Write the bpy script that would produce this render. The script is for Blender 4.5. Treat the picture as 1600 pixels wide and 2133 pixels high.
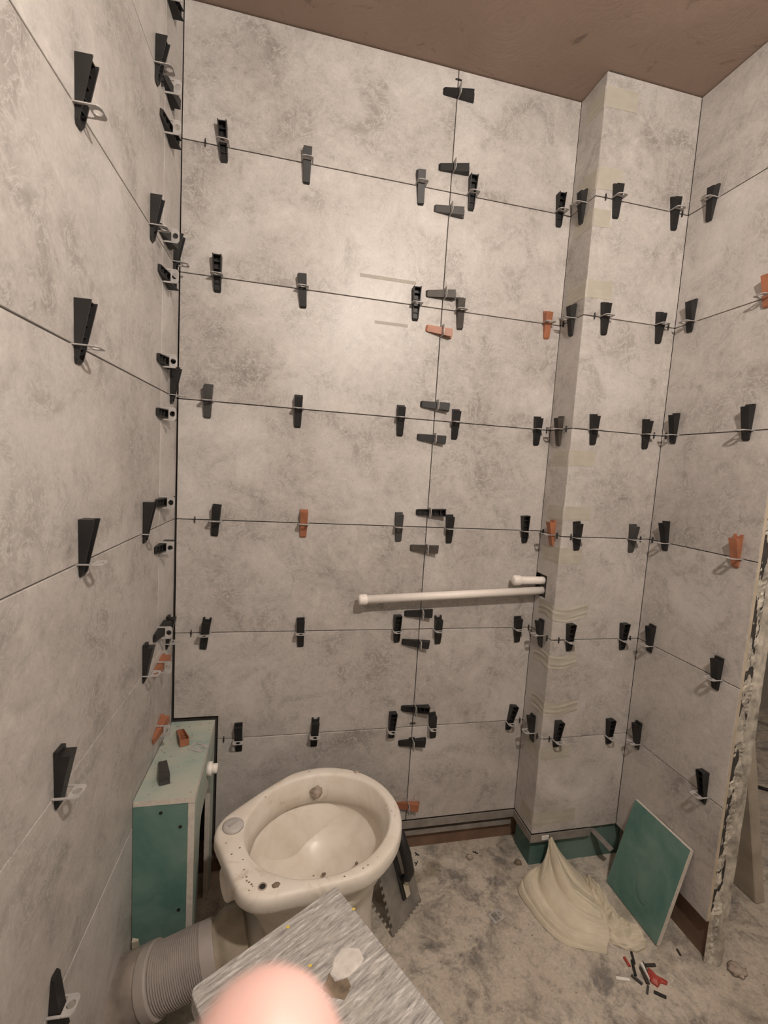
import bpy, bmesh, math, random
from mathutils import Vector, Matrix, noise
random.seed(7)
scn = bpy.context.scene
for o in list(bpy.data.objects): bpy.data.objects.remove(o)
COL = scn.collection

# ------------------------------------------------------------------ camera, world, light, exposure
cam_d = bpy.data.cameras.new('camera'); cam = bpy.data.objects.new('camera', cam_d); COL.objects.link(cam)
cam_d.sensor_fit = 'HORIZONTAL'; cam_d.sensor_width = 36.0; cam_d.lens = 21.595
cam_d.clip_start = 0.005; cam_d.clip_end = 30
CAM = Vector((0.2625, -1.2453, 1.1753))
CX = Vector((0.9753, -0.2121, 0.0616)); CF = Vector((0.2174, 0.9712, -0.0975)); CU = Vector((-0.0392, 0.1085, 0.9933))
M4 = Matrix((CX, CU, -CF)).transposed().to_4x4(); M4.translation = CAM
cam.matrix_world = M4
cam_d.dof.use_dof = True; cam_d.dof.focus_distance = 1.25; cam_d.dof.aperture_fstop = 14.0
scn.camera = cam
scn.view_settings.view_transform = 'Standard'; scn.view_settings.look = 'None'
scn.view_settings.exposure = 0.0; scn.view_settings.gamma = 1.0
scn.view_settings.use_curve_mapping = False
w = bpy.data.worlds.new('world'); scn.world = w; w.use_nodes = True
w.node_tree.nodes['Background'].inputs[0].default_value = (1.0, 0.9, 0.8, 1)
w.node_tree.nodes['Background'].inputs[1].default_value = 0.02
BULB = Vector((0.70, -1.28, 1.95)); BULB_POWER = 1620.0     # ceiling bulb above the photographer
HALL_FILL = Vector((2.0, -0.95, 2.10)); HALL_FILL_POWER = 420.0        # added unseen bulb that brightens the corridor outside the doorway

# ------------------------------------------------------------------ helpers
def new_mat(name):
    m = bpy.data.materials.new(name); m.use_nodes = True
    nt = m.node_tree; b = nt.nodes['Principled BSDF']
    return m, nt, b
def node(nt, t, **kw):
    n = nt.nodes.new(t)
    for k, v in kw.items():
        if k in n.inputs: n.inputs[k].default_value = v
        else: setattr(n, k, v)
    return n
def ramp(nt, src, stops):
    r = nt.nodes.new('ShaderNodeValToRGB'); e = r.color_ramp.elements
    e[0].position, e[0].color = stops[0][0], (*stops[0][1], 1)
    e[1].position, e[1].color = stops[-1][0], (*stops[-1][1], 1)
    for p, c in stops[1:-1]:
        x = e.new(p); x.color = (*c, 1)
    nt.links.new(src, r.inputs[0]); return r.outputs[0]
def mix(nt, f, a, b, mode='MIX'):
    n = nt.nodes.new('ShaderNodeMix'); n.data_type = 'RGBA'; n.blend_type = mode
    if hasattr(f, 'is_linked') or hasattr(f, 'links'): nt.links.new(f, n.inputs[0])
    else: n.inputs[0].default_value = f
    for i, v in ((6, a), (7, b)):
        if isinstance(v, (tuple, list)): n.inputs[i].default_value = (*v, 1)
        else: nt.links.new(v, n.inputs[i])
    return n.outputs[2]
def noise_tex(nt, vec, scale, detail=6, rough=.55, dist=0.0):
    n = node(nt, 'ShaderNodeTexNoise', Scale=scale, Detail=detail, Roughness=rough, Distortion=dist)
    nt.links.new(vec, n.inputs['Vector']); return n.outputs['Fac']
def bump(nt, b, h, strength, dist=.002):
    n = node(nt, 'ShaderNodeBump', Strength=strength, Distance=dist)
    nt.links.new(h, n.inputs['Height']); nt.links.new(n.outputs[0], b.inputs['Normal'])
def coords(nt, per_object=False, scale=(1, 1, 1)):
    tc = nt.nodes.new('ShaderNodeTexCoord'); out = tc.outputs['Object']
    if scale != (1, 1, 1):
        mp = node(nt, 'ShaderNodeMapping'); mp.inputs['Scale'].default_value = scale
        nt.links.new(out, mp.inputs[0]); out = mp.outputs[0]
    if per_object:
        oi = nt.nodes.new('ShaderNodeObjectInfo')
        mu = node(nt, 'ShaderNodeVectorMath', operation='MULTIPLY'); mu.inputs[1].default_value = (37, 53, 71)
        cb = nt.nodes.new('ShaderNodeCombineXYZ')
        for i in range(3): nt.links.new(oi.outputs['Random'], cb.inputs[i])
        nt.links.new(cb.outputs[0], mu.inputs[0])
        ad = node(nt, 'ShaderNodeVectorMath', operation='ADD'); nt.links.new(out, ad.inputs[0]); nt.links.new(mu.outputs[0], ad.inputs[1])
        out = ad.outputs[0]
    return out
MAT = {}
def plain(key, col, rough=.5, metal=0.0, var=.12, scale=40, bmp=0.0, **kw):
    m, nt, b = new_mat(key); v = coords(nt, True)
    f = noise_tex(nt, v, scale, 5)
    c = ramp(nt, f, [(.3, tuple(x*(1-var) for x in col)), (.7, tuple(min(1, x*(1+var)) for x in col))])
    nt.links.new(c, b.inputs['Base Color']); b.inputs['Roughness'].default_value = rough; b.inputs['Metallic'].default_value = metal
    for k, x in kw.items(): b.inputs[k.replace('_', ' ')].default_value = x
    if bmp: bump(nt, b, f, bmp)
    MAT[key] = m; return m

# ------------------------------------------------------------------ materials
def tile_material():
    m, nt, b = new_mat('travertine_tile'); v = coords(nt, True)
    big = noise_tex(nt, v, 2.6, 5, .55, .5)
    mid = noise_tex(nt, v, 9, 10, .72, .7)
    grain = noise_tex(nt, v, 48, 9, .78, .5)
    fine = noise_tex(nt, v, 210, 4, .7)
    base = ramp(nt, big, [(.34, (.365, .34, .318)), (.48, (.445, .418, .395)), (.62, (.505, .48, .457))])
    veil = ramp(nt, mid, [(.36, (.72, .71, .70)), (.47, (.93, .93, .93)), (.56, (1.04, 1.04, 1.04)), (.66, (1.14, 1.14, 1.14))])
    c = mix(nt, 1.0, base, veil, 'MULTIPLY')
    g2 = ramp(nt, grain, [(.34, (.74, .73, .72)), (.46, (.97, .97, .97)), (.55, (1.03, 1.03, 1.03)), (.68, (1.22, 1.22, 1.22))])
    gate = ramp(nt, big, [(.40, (1, 1, 1)), (.58, (.40, .40, .40))])
    c = mix(nt, gate, c, mix(nt, 1.0, c, g2, 'MULTIPLY'))
    worm = node(nt, 'ShaderNodeTexNoise', Scale=24, Detail=7, Roughness=.66, Distortion=1.8); nt.links.new(v, worm.inputs['Vector'])
    line = ramp(nt, worm.outputs['Fac'], [(.475, (0, 0, 0)), (.50, (.62, .62, .62)), (.53, (0, 0, 0))])
    lg = ramp(nt, mid, [(.44, (1, 1, 1)), (.56, (0, 0, 0))])
    c = mix(nt, mix(nt, 1.0, line, lg, 'MULTIPLY'), c, (.60, .58, .55))
    gr = ramp(nt, fine, [(.3, (.92, .92, .92)), (.7, (1.07, 1.07, 1.07))])
    c = mix(nt, 1.0, c, gr, 'MULTIPLY')
    nt.links.new(c, b.inputs['Base Color'])
    r = ramp(nt, mid, [(.3, (.36, .36, .36)), (.7, (.46, .46, .46))]); nt.links.new(r, b.inputs['Roughness'])
    bump(nt, b, grain, .10, .0012)
    MAT['tile'] = m
tile_material()
def floor_material():
    m, nt, b = new_mat('dusty_concrete'); v = coords(nt)
    a = noise_tex(nt, v, 2.4, 8, .62, .4); d = noise_tex(nt, v, 11, 11, .76, .5); f = noise_tex(nt, v, 120, 6, .75); s = noise_tex(nt, v, 3.6, 4, .5, .2); g = noise_tex(nt, v, 34, 8, .75, .3)
    base = ramp(nt, a, [(.3, (.41, .365, .30)), (.5, (.49, .44, .37)), (.7, (.54, .50, .43))])
    patch = ramp(nt, d, [(.47, (0, 0, 0)), (.60, (.9, .9, .9))])
    gate = ramp(nt, s, [(.44, (0, 0, 0)), (.58, (1, 1, 1))])
    c = mix(nt, mix(nt, 1.0, patch, gate, 'MULTIPLY'), base, (.17, .16, .148))
    st = noise_tex(nt, v, 4.6, 3, .5, .2)
    stain = ramp(nt, st, [(.61, (0, 0, 0)), (.67, (.65, .65, .65))]); c = mix(nt, stain, c, (.19, .16, .11))
    sp = ramp(nt, g, [(.36, (.62, .62, .62)), (.47, (1, 1, 1)), (.62, (1.14, 1.14, 1.13))]); c = mix(nt, .8, c, mix(nt, 1.0, c, sp, 'MULTIPLY'))
    gg = ramp(nt, f, [(.28, (.74, .74, .74)), (.75, (1.18, 1.18, 1.18))]); c = mix(nt, 1.0, c, gg, 'MULTIPLY')
    nt.links.new(c, b.inputs['Base Color']); b.inputs['Roughness'].default_value = .92
    bump(nt, b, d, .5, .004); MAT['floor'] = m
floor_material()
def ceiling_material():
    m, nt, b = new_mat('brown_plaster_ceiling'); v = coords(nt)
    a = noise_tex(nt, v, 1.8, 6, .55, .4); d = noise_tex(nt, v, 14, 8, .7, 2.0); e = noise_tex(nt, v, 6, 9, .7, 3.0)
    base = ramp(nt, a, [(.3, (.245, .172, .132)), (.55, (.29, .21, .165)), (.75, (.325, .245, .20))])
    cr = ramp(nt, e, [(.33, (.75, .75, .75)), (.41, (0, 0, 0))])
    c = mix(nt, cr, base, (.12, .085, .062))
    sp = ramp(nt, d, [(.70, (0, 0, 0)), (.76, (.6, .6, .6))])
    c = mix(nt, sp, c, (.36, .30, .26))
    nt.links.new(c, b.inputs['Base Color']); b.inputs['Roughness'].default_value = .85
    bump(nt, b, e, .35, .004); MAT['ceiling'] = m
ceiling_material()
def wood_streak_material():
    m, nt, b = new_mat('grey_streaked_laminate'); v = coords(nt, False, (26, 190, 60))
    f = noise_tex(nt, v, 1.0, 9, .75, .35)
    v2 = coords(nt, False, (25, 420, 100)); f2 = noise_tex(nt, v2, 1.0, 7, .8)
    c = ramp(nt, f, [(.34, (.17, .163, .155)), (.45, (.35, .338, .32)), (.55, (.48, .465, .445)), (.64, (.72, .705, .68))])
    g = ramp(nt, f2, [(.3, (.75, .75, .75)), (.7, (1.15, 1.15, 1.15))])
    c = mix(nt, 1.0, c, g, 'MULTIPLY')
    v3 = coords(nt); d = noise_tex(nt, v3, 30, 6, .6)
    dm = ramp(nt, d, [(.60, (0, 0, 0)), (.68, (.6, .6, .6))]); c = mix(nt, dm, c, (.46, .43, .38))
    nt.links.new(c, b.inputs['Base Color']); b.inputs['Roughness'].default_value = .6; bump(nt, b, f, .3, .001); MAT['streak'] = m
wood_streak_material()
def ceramic_material():
    m, nt, b = new_mat('soiled_white_ceramic'); v = coords(nt)
    a = noise_tex(nt, v, 9, 7, .65, .6); d = noise_tex(nt, v, 26, 7, .7, .5); f = noise_tex(nt, v, 85, 5, .65, .2); g = noise_tex(nt, v, 5, 4)
    c = ramp(nt, a, [(.3, (.62, .56, .47)), (.55, (.74, .695, .625)), (.75, (.78, .74, .68))])
    y = ramp(nt, d, [(.53, (0, 0, 0)), (.66, (.6, .6, .6))]); gate = ramp(nt, g, [(.45, (0, 0, 0)), (.55, (1, 1, 1))])
    c = mix(nt, mix(nt, 1.0, y, gate, 'MULTIPLY'), c, (.36, .27, .17))
    k = ramp(nt, f, [(.67, (0, 0, 0)), (.71, (1, 1, 1))]); c = mix(nt, mix(nt, 1.0, k, gate, 'MULTIPLY'), c, (.12, .085, .055))
    nt.links.new(c, b.inputs['Base Color'])
    r = ramp(nt, d, [(.4, (.30, .30, .30)), (.62, (.6, .6, .6))]); nt.links.new(r, b.inputs['Roughness']); MAT['ceramic'] = m
ceramic_material()
def green_material(key, col, dust):
    m, nt, b = new_mat(key); v = coords(nt)
    a = noise_tex(nt, v, 7, 7, .6, .4); d = noise_tex(nt, v, 55, 5, .6)
    c = ramp(nt, a, [(.35, tuple(x*.85 for x in col)), (.65, tuple(x*1.15 for x in col))])
    k = ramp(nt, a, [(.42, (0, 0, 0)), (.62, (dust, dust, dust))]); c = mix(nt, k, c, (.46, .45, .38))
    s = ramp(nt, d, [(.70, (0, 0, 0)), (.74, (dust, dust, dust))]); c = mix(nt, s, c, (.42, .36, .28))
    nt.links.new(c, b.inputs['Base Color']); b.inputs['Roughness'].default_value = .8; MAT[key] = m
green_material('green_board', (.088, .195, .170), .16)
green_material('green_dusty', (.30, .40, .36), .8)
green_material('green_dark', (.08, .16, .14), .15)
plain('black', (.017, .0165, .0165), .45, var=.35, scale=25, Specular_IOR_Level=.35)
plain('charcoal', (.05, .048, .047), .5, var=.3, scale=25)
plain('umber', (.045, .037, .03), .55, var=.4, scale=30)
plain('orange', (.32, .125, .065), .45, var=.2, scale=25)
plain('clip_grey', (.40, .385, .375), .38, var=.15, scale=60)
plain('spacer', (.03, .028, .027), .5)
plain('gypsum', (.60, .56, .50), .85, var=.12, scale=90, bmp=.3)
plain('steel', (.36, .35, .34), .42, metal=.75, var=.25, scale=30)
plain('trowel_steel', (.30, .285, .265), .38, metal=.6, var=.35, scale=18)
plain('rail', (.33, .31, .29), .5, metal=.5, var=.2, scale=30)
plain('adhesive', (.045, .04, .036), .95, var=.3, scale=30, bmp=.4)
plain('brown_base', (.17, .105, .072), .9, var=.25, scale=12, bmp=.4)
plain('rough_plaster', (.40, .37, .315), .95, var=.5, scale=38, bmp=1.0)
plain('smooth_plaster', (.47, .455, .42), .9, var=.08, scale=15, bmp=.2)
plain('hall_wall', (.30, .28, .24), .9, var=.08, scale=6)
plain('tile_edge', (.50, .43, .33), .8)
plain('pipe_white', (.80, .755, .71), .4, var=.05, scale=25)
plain('hose_grey', (.36, .325, .30), .5, var=.12, scale=18)
plain('cast_grey', (.27, .235, .205), .7, var=.35, scale=25, bmp=.3)
plain('cuff_beige', (.32, .275, .21), .6, var=.2, scale=30)
plain('rag', (.60, .545, .43), .95, var=.10, scale=20)
plain('mortar', (.36, .30, .25), .95, var=.3, scale=60, bmp=.6)
plain('mortar_pale', (.62, .59, .55), .9, var=.15, scale=80, bmp=.6)
plain('mortar_brown', (.20, .155, .11), .9, var=.4, scale=60, bmp=.6)
plain('cap_grey', (.47, .45, .43), .4, var=.08)
plain('black_rubber', (.018, .017, .017), .4, var=.3)
plain('handle_beige', (.50, .46, .36), .6)
plain('red', (.36, .055, .04), .4, var=.2)
plain('white', (.78, .76, .72), .4, var=.06)
plain('plank_wood', (.42, .37, .30), .85, var=.18, scale=14, bmp=.3)
plain('yellow', (.72, .56, .10), .7)
plain('bench_leg', (.30, .25, .19), .8, var=.2)
plain('skin', (.54, .35, .315), .5, var=.10, scale=60, Subsurface_Weight=.35, Subsurface_Radius=(.006, .0025, .0015), Subsurface_Scale=1.0)
m, nt, b = new_mat('masking_tape'); v = coords(nt, True); f = noise_tex(nt, v, 30, 5, .6)
c = ramp(nt, f, [(.3, (.50, .465, .385)), (.7, (.585, .55, .465))]); nt.links.new(c, b.inputs['Base Color']); b.inputs['Roughness'].default_value = .55
b.inputs['Alpha'].default_value = .68; bump(nt, b, noise_tex(nt, coords(nt, True, (1, 1, 6)), 14, 4), .35, .003); MAT['tape'] = m
def emit(key, col, s):
    m, nt, b = new_mat(key); b.inputs['Emission Color'].default_value = (*col, 1); b.inputs['Emission Strength'].default_value = s
    b.inputs['Base Color'].default_value = (.8, .8, .8, 1); MAT[key] = m

class MB:
    def __init__(s): s.v = []; s.f = []; s.m = []
    def add(s, vs, fs, mi=0):
        o = len(s.v); s.v += [tuple(x) for x in vs]; s.f += [tuple(i+o for i in f) for f in fs]; s.m += [mi]*len(fs); return s
    def hexa(s, p, mi=0):   # p: bottom 4 ccw, top 4 ccw
        return s.add(p, [(3, 2, 1, 0), (4, 5, 6, 7), (0, 1, 5, 4), (1, 2, 6, 5), (2, 3, 7, 6), (3, 0, 4, 7)], mi)
    def box(s, x0, x1, y0, y1, z0, z1, mi=0):
        return s.hexa([(x0, y0, z0), (x1, y0, z0), (x1, y1, z0), (x0, y1, z0), (x0, y0, z1), (x1, y0, z1), (x1, y1, z1), (x0, y1, z1)], mi)
    def prism(s, poly, fn, a, b, mi=0, side=0):   # poly 2D ccw, fn(u,v,w)->xyz, extruded w from a to b
        n = len(poly); vs = [fn(u, v, a) for u, v in poly]+[fn(u, v, b) for u, v in poly]
        o = len(s.v); s.v += [tuple(x) for x in vs]
        s.f += [tuple(o+n-1-i for i in range(n)), tuple(o+n+i for i in range(n))]; s.m += [mi, mi]
        for i in range(n):
            j = (i+1) % n; s.f.append((o+i, o+j, o+n+j, o+n+i)); s.m.append(side)
        return s
    def loft(s, rings, cap0=True, cap1=True, closed=True, mi=0):
        n = len(rings[0]); o = len(s.v)
        for r in rings: s.v += [tuple(x) for x in r]
        for k in range(len(rings)-1):
            for i in range(n if closed else n-1):
                j = (i+1) % n
                s.f.append((o+k*n+i, o+k*n+j, o+(k+1)*n+j, o+(k+1)*n+i)); s.m.append(mi)
        if cap0: s.f.append(tuple(o+n-1-i for i in range(n))); s.m.append(mi)
        if cap1: s.f.append(tuple(o+(len(rings)-1)*n+i for i in range(n))); s.m.append(mi)
        return s
    def tube(s, path, rad, n=16, cap=True, mi=0):
        P = [Vector(p) for p in path]; rings = []; up = None
        for i, p in enumerate(P):
            t = (P[min(i+1, len(P)-1)]-P[max(i-1, 0)])
            if t.length < 1e-9: t = P[-1]-P[0]
            t.normalize()
            if up is None: up = Vector((0, 0, 1)) if abs(t.z) < .9 else Vector((0, 1, 0))
            x = up.cross(t); x.normalize(); y = t.cross(x); up = y
            r = rad[i] if isinstance(rad, (list, tuple)) else rad
            rings.append([p+x*r*math.cos(2*math.pi*k/n)+y*r*math.sin(2*math.pi*k/n) for k in range(n)])
        return s.loft(rings, cap, cap, True, mi)
    def mesh(s, name, mats):
        me = bpy.data.meshes.new(name); me.from_pydata(s.v, [], s.f)
        for mm in mats: me.materials.append(MAT[mm])
        if len(mats) > 1:
            for p, k in zip(me.polygons, s.m): p.material_index = k
        bm = bmesh.new(); bm.from_mesh(me); bmesh.ops.recalc_face_normals(bm, faces=bm.faces); bm.to_mesh(me); bm.free()
        me.update(); return me
    def build(s, name, mat, parent=None, smooth=False, loc=None, bevel=0):
        mats = mat if isinstance(mat, (list, tuple)) else [mat]
        return link(name, s.mesh(name, mats), parent, smooth, loc, bevel)
def link(name, me, parent=None, smooth=False, loc=None, bevel=0):
    o = bpy.data.objects.new(name, me); COL.objects.link(o)
    if parent: o.parent = parent
    if loc is not None: o.location = loc
    if smooth:
        for p in me.polygons: p.use_smooth = True
    if bevel:
        b = o.modifiers.new('bevel', 'BEVEL'); b.width = bevel; b.segments = 1; b.limit_method = 'ANGLE'
    return o
def tag(o, label, cat, group=None, kind=None):
    if label: o['label'] = label
    if cat: o['category'] = cat
    if group: o['group'] = group
    if kind: o['kind'] = kind
    return o
def empty(name, loc=(0, 0, 0), rot=(0, 0, 0), label=None, cat=None, group=None):
    o = bpy.data.objects.new(name, None); o.empty_display_size = .02; COL.objects.link(o)
    o.location = loc; o.rotation_euler = rot; tag(o, label, cat, group); return o
ORD = ['', 'first', 'second', 'third', 'fourth', 'fifth', 'sixth', 'seventh', 'eighth', 'ninth', 'tenth', 'eleventh', 'twelfth', 'thirteenth', 'fourteenth']

# ------------------------------------------------------------------ the room
XJ, XR, D, XP = .668, 1.0292, .1062, 1.320
CEIL = 2.2135; ROW = [2.2116-.3*k for k in range(8)]    # joint heights, row 0 under the ceiling, row 7 the lower edge of the tiles
RA, LA = .0043, .0295; REND = .3163
TH = .008; GAP = .0011
FR = {'B': ((0, 0), 0.0), 'P': ((0, -D), 0.0), 'S': ((XR, 0), -math.pi/2), 'R': ((XP, -D), -math.pi/2+RA), 'L': ((0, 0), math.pi/2-LA)}
def frame(wl):
    (x, y), th = FR[wl]; return Vector((x, y, 0)), th
def wall(name, wl, mb, mats, label):
    o = mb.build(name, mats); p, th = frame(wl); o.location = p; o.rotation_euler = (0, 0, th)
    tag(o, label, 'wall', None, 'structure'); return o
def tile(parent, x0, x1, z0, z1, poly=None):
    cx, cz = (x0+x1)/2, (z0+z1)/2; m = MB()
    P = poly or [(x0, z0), (x1, z0), (x1, z1), (x0, z1)]
    m.prism([(u-cx, v-cz) for u, v in P], lambda u, v, q: (u, q, v), 0, TH, 0, 0)
    return m.build('tile', 'tile', parent, loc=(cx, 0, cz), bevel=.0007)

fl = MB().box(-.3, 4.2, -2.7, 1.6, -.08, 0).build('floor', 'floor'); tag(fl, 'dusty grey concrete screed floor', 'floor', None, 'structure')
ce = MB().box(-.3, 4.2, -2.7, 1.6, CEIL, CEIL+.08).build('ceiling', 'ceiling'); tag(ce, 'bare brown plaster ceiling', 'ceiling', None, 'structure')

m = MB().box(-.06, 1.40, TH, .09, .1116, CEIL).box(-.06, 1.40, .022, .09, 0, .1116, 1)
wb = wall('wall_back', 'B', m, ['adhesive', 'brown_base'], 'back wall clad in grey travertine-look tiles')
for k in range(7):
    z1, z0 = ROW[k]-GAP, ROW[k+1]+GAP
    gp = lambda z: .0014+.0040*max(0, min(1, (1.8-z)/1.2)); xl = .004
    if k == 5:   # notched round the boxed-in corner
        tile(wb, xl, XJ-GAP, z0, z1, [(.1175, z0), (XJ-GAP, z0), (XJ-GAP, z1), (gp(z1), z1), (gp(.4785), .4785), (.1175, .4785)])
    elif k == 6: tile(wb, .1175, XJ-GAP, z0, z1)
    else: tile(wb, xl, XJ-GAP, z0, z1, [(gp(z0), z0), (XJ-GAP, z0), (XJ-GAP, z1), (gp(z1), z1)])
    tile(wb, XJ+GAP, XR-.0004, z0, z1)
r = MB().box(.12, XR-.003, -.004, -.001, .0885, .1105).box(.12, XR-.003, -.004, .02, .0865, .0885).build('starter_profile', 'rail', wb)
MB().box(.12, XR-.003, .008, .020, .052, .068).build('support_rail', 'rail', wb)

m = MB().box(TH, D-.0002, TH, .05, .1116, CEIL).box(.008, D-.0135, .007, .05, 0, .1116, 1)
ws = wall('wall_pilaster_side', 'S', m, ['adhesive', 'green_dark'], 'narrow side face of the tiled pilaster')
for k in range(7):
    z1, z0 = ROW[k]-GAP, ROW[k+1]+GAP; x0, x1 = .0003, D-.0012
    if k == 4: tile(ws, x0, x1, z0, z1, [(x0, z0), (x1, z0), (x1, z1), (x0, z1), (x0, .886), (.056, .886), (.056, .818), (x0, .818)])
    else: tile(ws, x0, x1, z0, z1)
MB().box(.004, D+.002, -.004, -.001, .0885, .1105).box(.004, D+.002, -.004, .016, .0865, .0885).build('starter_profile', 'rail', ws)

m = MB().box(XR+.004, XP+.06, TH, .09, .1116, CEIL).box(XR+.007, XP+.06, .012, .09, 0, .1116, 1)
wp = wall('wall_pilaster', 'P', m, ['adhesive', 'green_dark'], 'front face of the tiled pilaster beside the right wall')
for k in range(7): tile(wp, XR+.0002, XP-.0004, ROW[k+1]+GAP, ROW[k]-GAP)
MB().box(XR-.004, XR+.20, -.004, -.001, .0885, .1105).box(XR-.004, XR+.20, -.004, .016, .0865, .0885).build('starter_profile', 'rail', wp)
MB().box(XR+.032, XR+.055, -.007, -.004, .094, .106).build('profile_tab', 'white', wp)
sl = MB().box(-.0095, .0095, -.062, .014, -.0015, .0015).build('support_bracket', 'rail', wp, loc=(XR+.215, 0, .095)); sl.rotation_euler = (.25, 0, .35)

m = MB().box(-.0, REND+.002, TH, .032, .1116, CEIL).box(-.0, REND-.01, .022, .032, 0, .1116, 1)
m.box(-.3, REND+.004, .032, .058, 0, CEIL, 2)
wr = wall('wall_right', 'R', m, ['adhesive', 'brown_base', 'smooth_plaster'], 'right wall of tiles ending at a broken doorway edge')
for k in range(7): tile(wr, .0006, REND, ROW[k+1]+GAP, ROW[k]-GAP)
# broken plaster jamb: a lumpy strip of torn plaster and mortar
rng = random.Random(3); m = MB(); nz, nx = 420, 14; rows = []
for i in range(nz+1):
    z = CEIL*i/nz; row = []
    for j in range(nx+1):
        u = j/nx; y = .007+u*.050
        n1 = noise.noise(Vector((u*3, z*11, 1))); n2 = noise.noise(Vector((u*6, z*38, 4))); n3 = noise.noise(Vector((u*14, z*120, 9)))
        kk = 1 if u < .5 else .12
        out = .004+(.0085*n1+.0075*n2+.0045*n3)*kk+(.006 if u > .5 else 0)
        if z < .12: out += .006*(1-z/.12)*math.sin(math.pi*u)
        if j in (0, nx): out = min(out, .001)
        row.append((REND+out, y, z))
    rows.append(row)
m.loft(rows, False, False, False)
jb = m.build('broken_plaster_edge', 'rough_plaster', wr)
MB().box(REND+.0002, REND+.0012, .0005, TH, .115, CEIL).build('tile_edge_trim', 'tile_edge', wr)

m = MB().box(-.0, 2.6, TH, .09, 0, CEIL); m.v = [(-x, y, z) for x, y, z in m.v]
wl_ = wall('wall_left', 'L', m, ['adhesive'], 'left wall of grey travertine-look tiles')
for k in range(7):
    tile(wl_, -.136, -.001, ROW[k+1]+GAP, ROW[k]-GAP)
    tile(wl_, -1.04, -.138, ROW[k+1]+GAP, ROW[k]-GAP)
    tile(wl_, -1.94, -1.042, ROW[k+1]+GAP, ROW[k]-GAP)
# the unseen rest of the shell: rear wall, wall beyond the doorway, corridor
o = MB().box(-.2, 1.40, -2.48, -2.40, 0, CEIL).build('wall_front', 'smooth_plaster'); tag(o, 'plastered wall behind the photographer', 'wall', None, 'structure')
o = MB().box(XP, XP+.06, -2.40, -1.28, 0, CEIL).build('wall_right_front', 'smooth_plaster'); tag(o, 'plastered wall past the doorway', 'wall', None, 'structure')
o = MB().box(2.95, 3.05, -2.7, 1.6, 0, CEIL).build('wall_corridor', 'hall_wall'); tag(o, 'grey corridor wall beyond the doorway', 'wall', None, 'structure')
o = MB().box(1.38, 2.95, .62, .70, 0, CEIL).build('wall_corridor_end', 'hall_wall'); tag(o, 'grey end wall of the corridor', 'wall', None, 'structure')
o = MB().box(1.38, 2.95, -2.7, -2.6, 0, CEIL).build('wall_corridor_start', 'hall_wall'); tag(o, 'grey near wall of the corridor', 'wall', None, 'structure')

# ------------------------------------------------------------------ lamps (out of frame, above and behind; the corridor one is added)
def bulb(pos, power, label, r=.03):
    e = empty('light_bulb', (pos.x, pos.y, pos.z), (0, 0, 0), label, 'lamp')
    key = 'bulb_%d' % power; emit(key, (1.0, .895, .80), power)
    rings = []
    for k in range(9):
        a = math.pi*k/8; rr = max(.0008, r*math.sin(a)); rings.append([(rr*math.cos(2*math.pi*i/20), rr*math.sin(2*math.pi*i/20), -r*math.cos(a)) for i in range(20)])
    MB().loft(rings).build('glass_bulb', key, e, True)
    MB().tube([(0, 0, r*.8), (0, 0, r+.035)], .014).build('socket', 'white', e, True)
    MB().tube([(0, 0, r+.03), (0, 0, CEIL-pos.z)], .0035, 8).build('cord', 'black', e, True)
    return e
bulb(BULB, BULB_POWER, 'bare bulb hanging from the bathroom ceiling')
bulb(HALL_FILL, HALL_FILL_POWER, 'added unseen bulb lighting the corridor from its ceiling')
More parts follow.
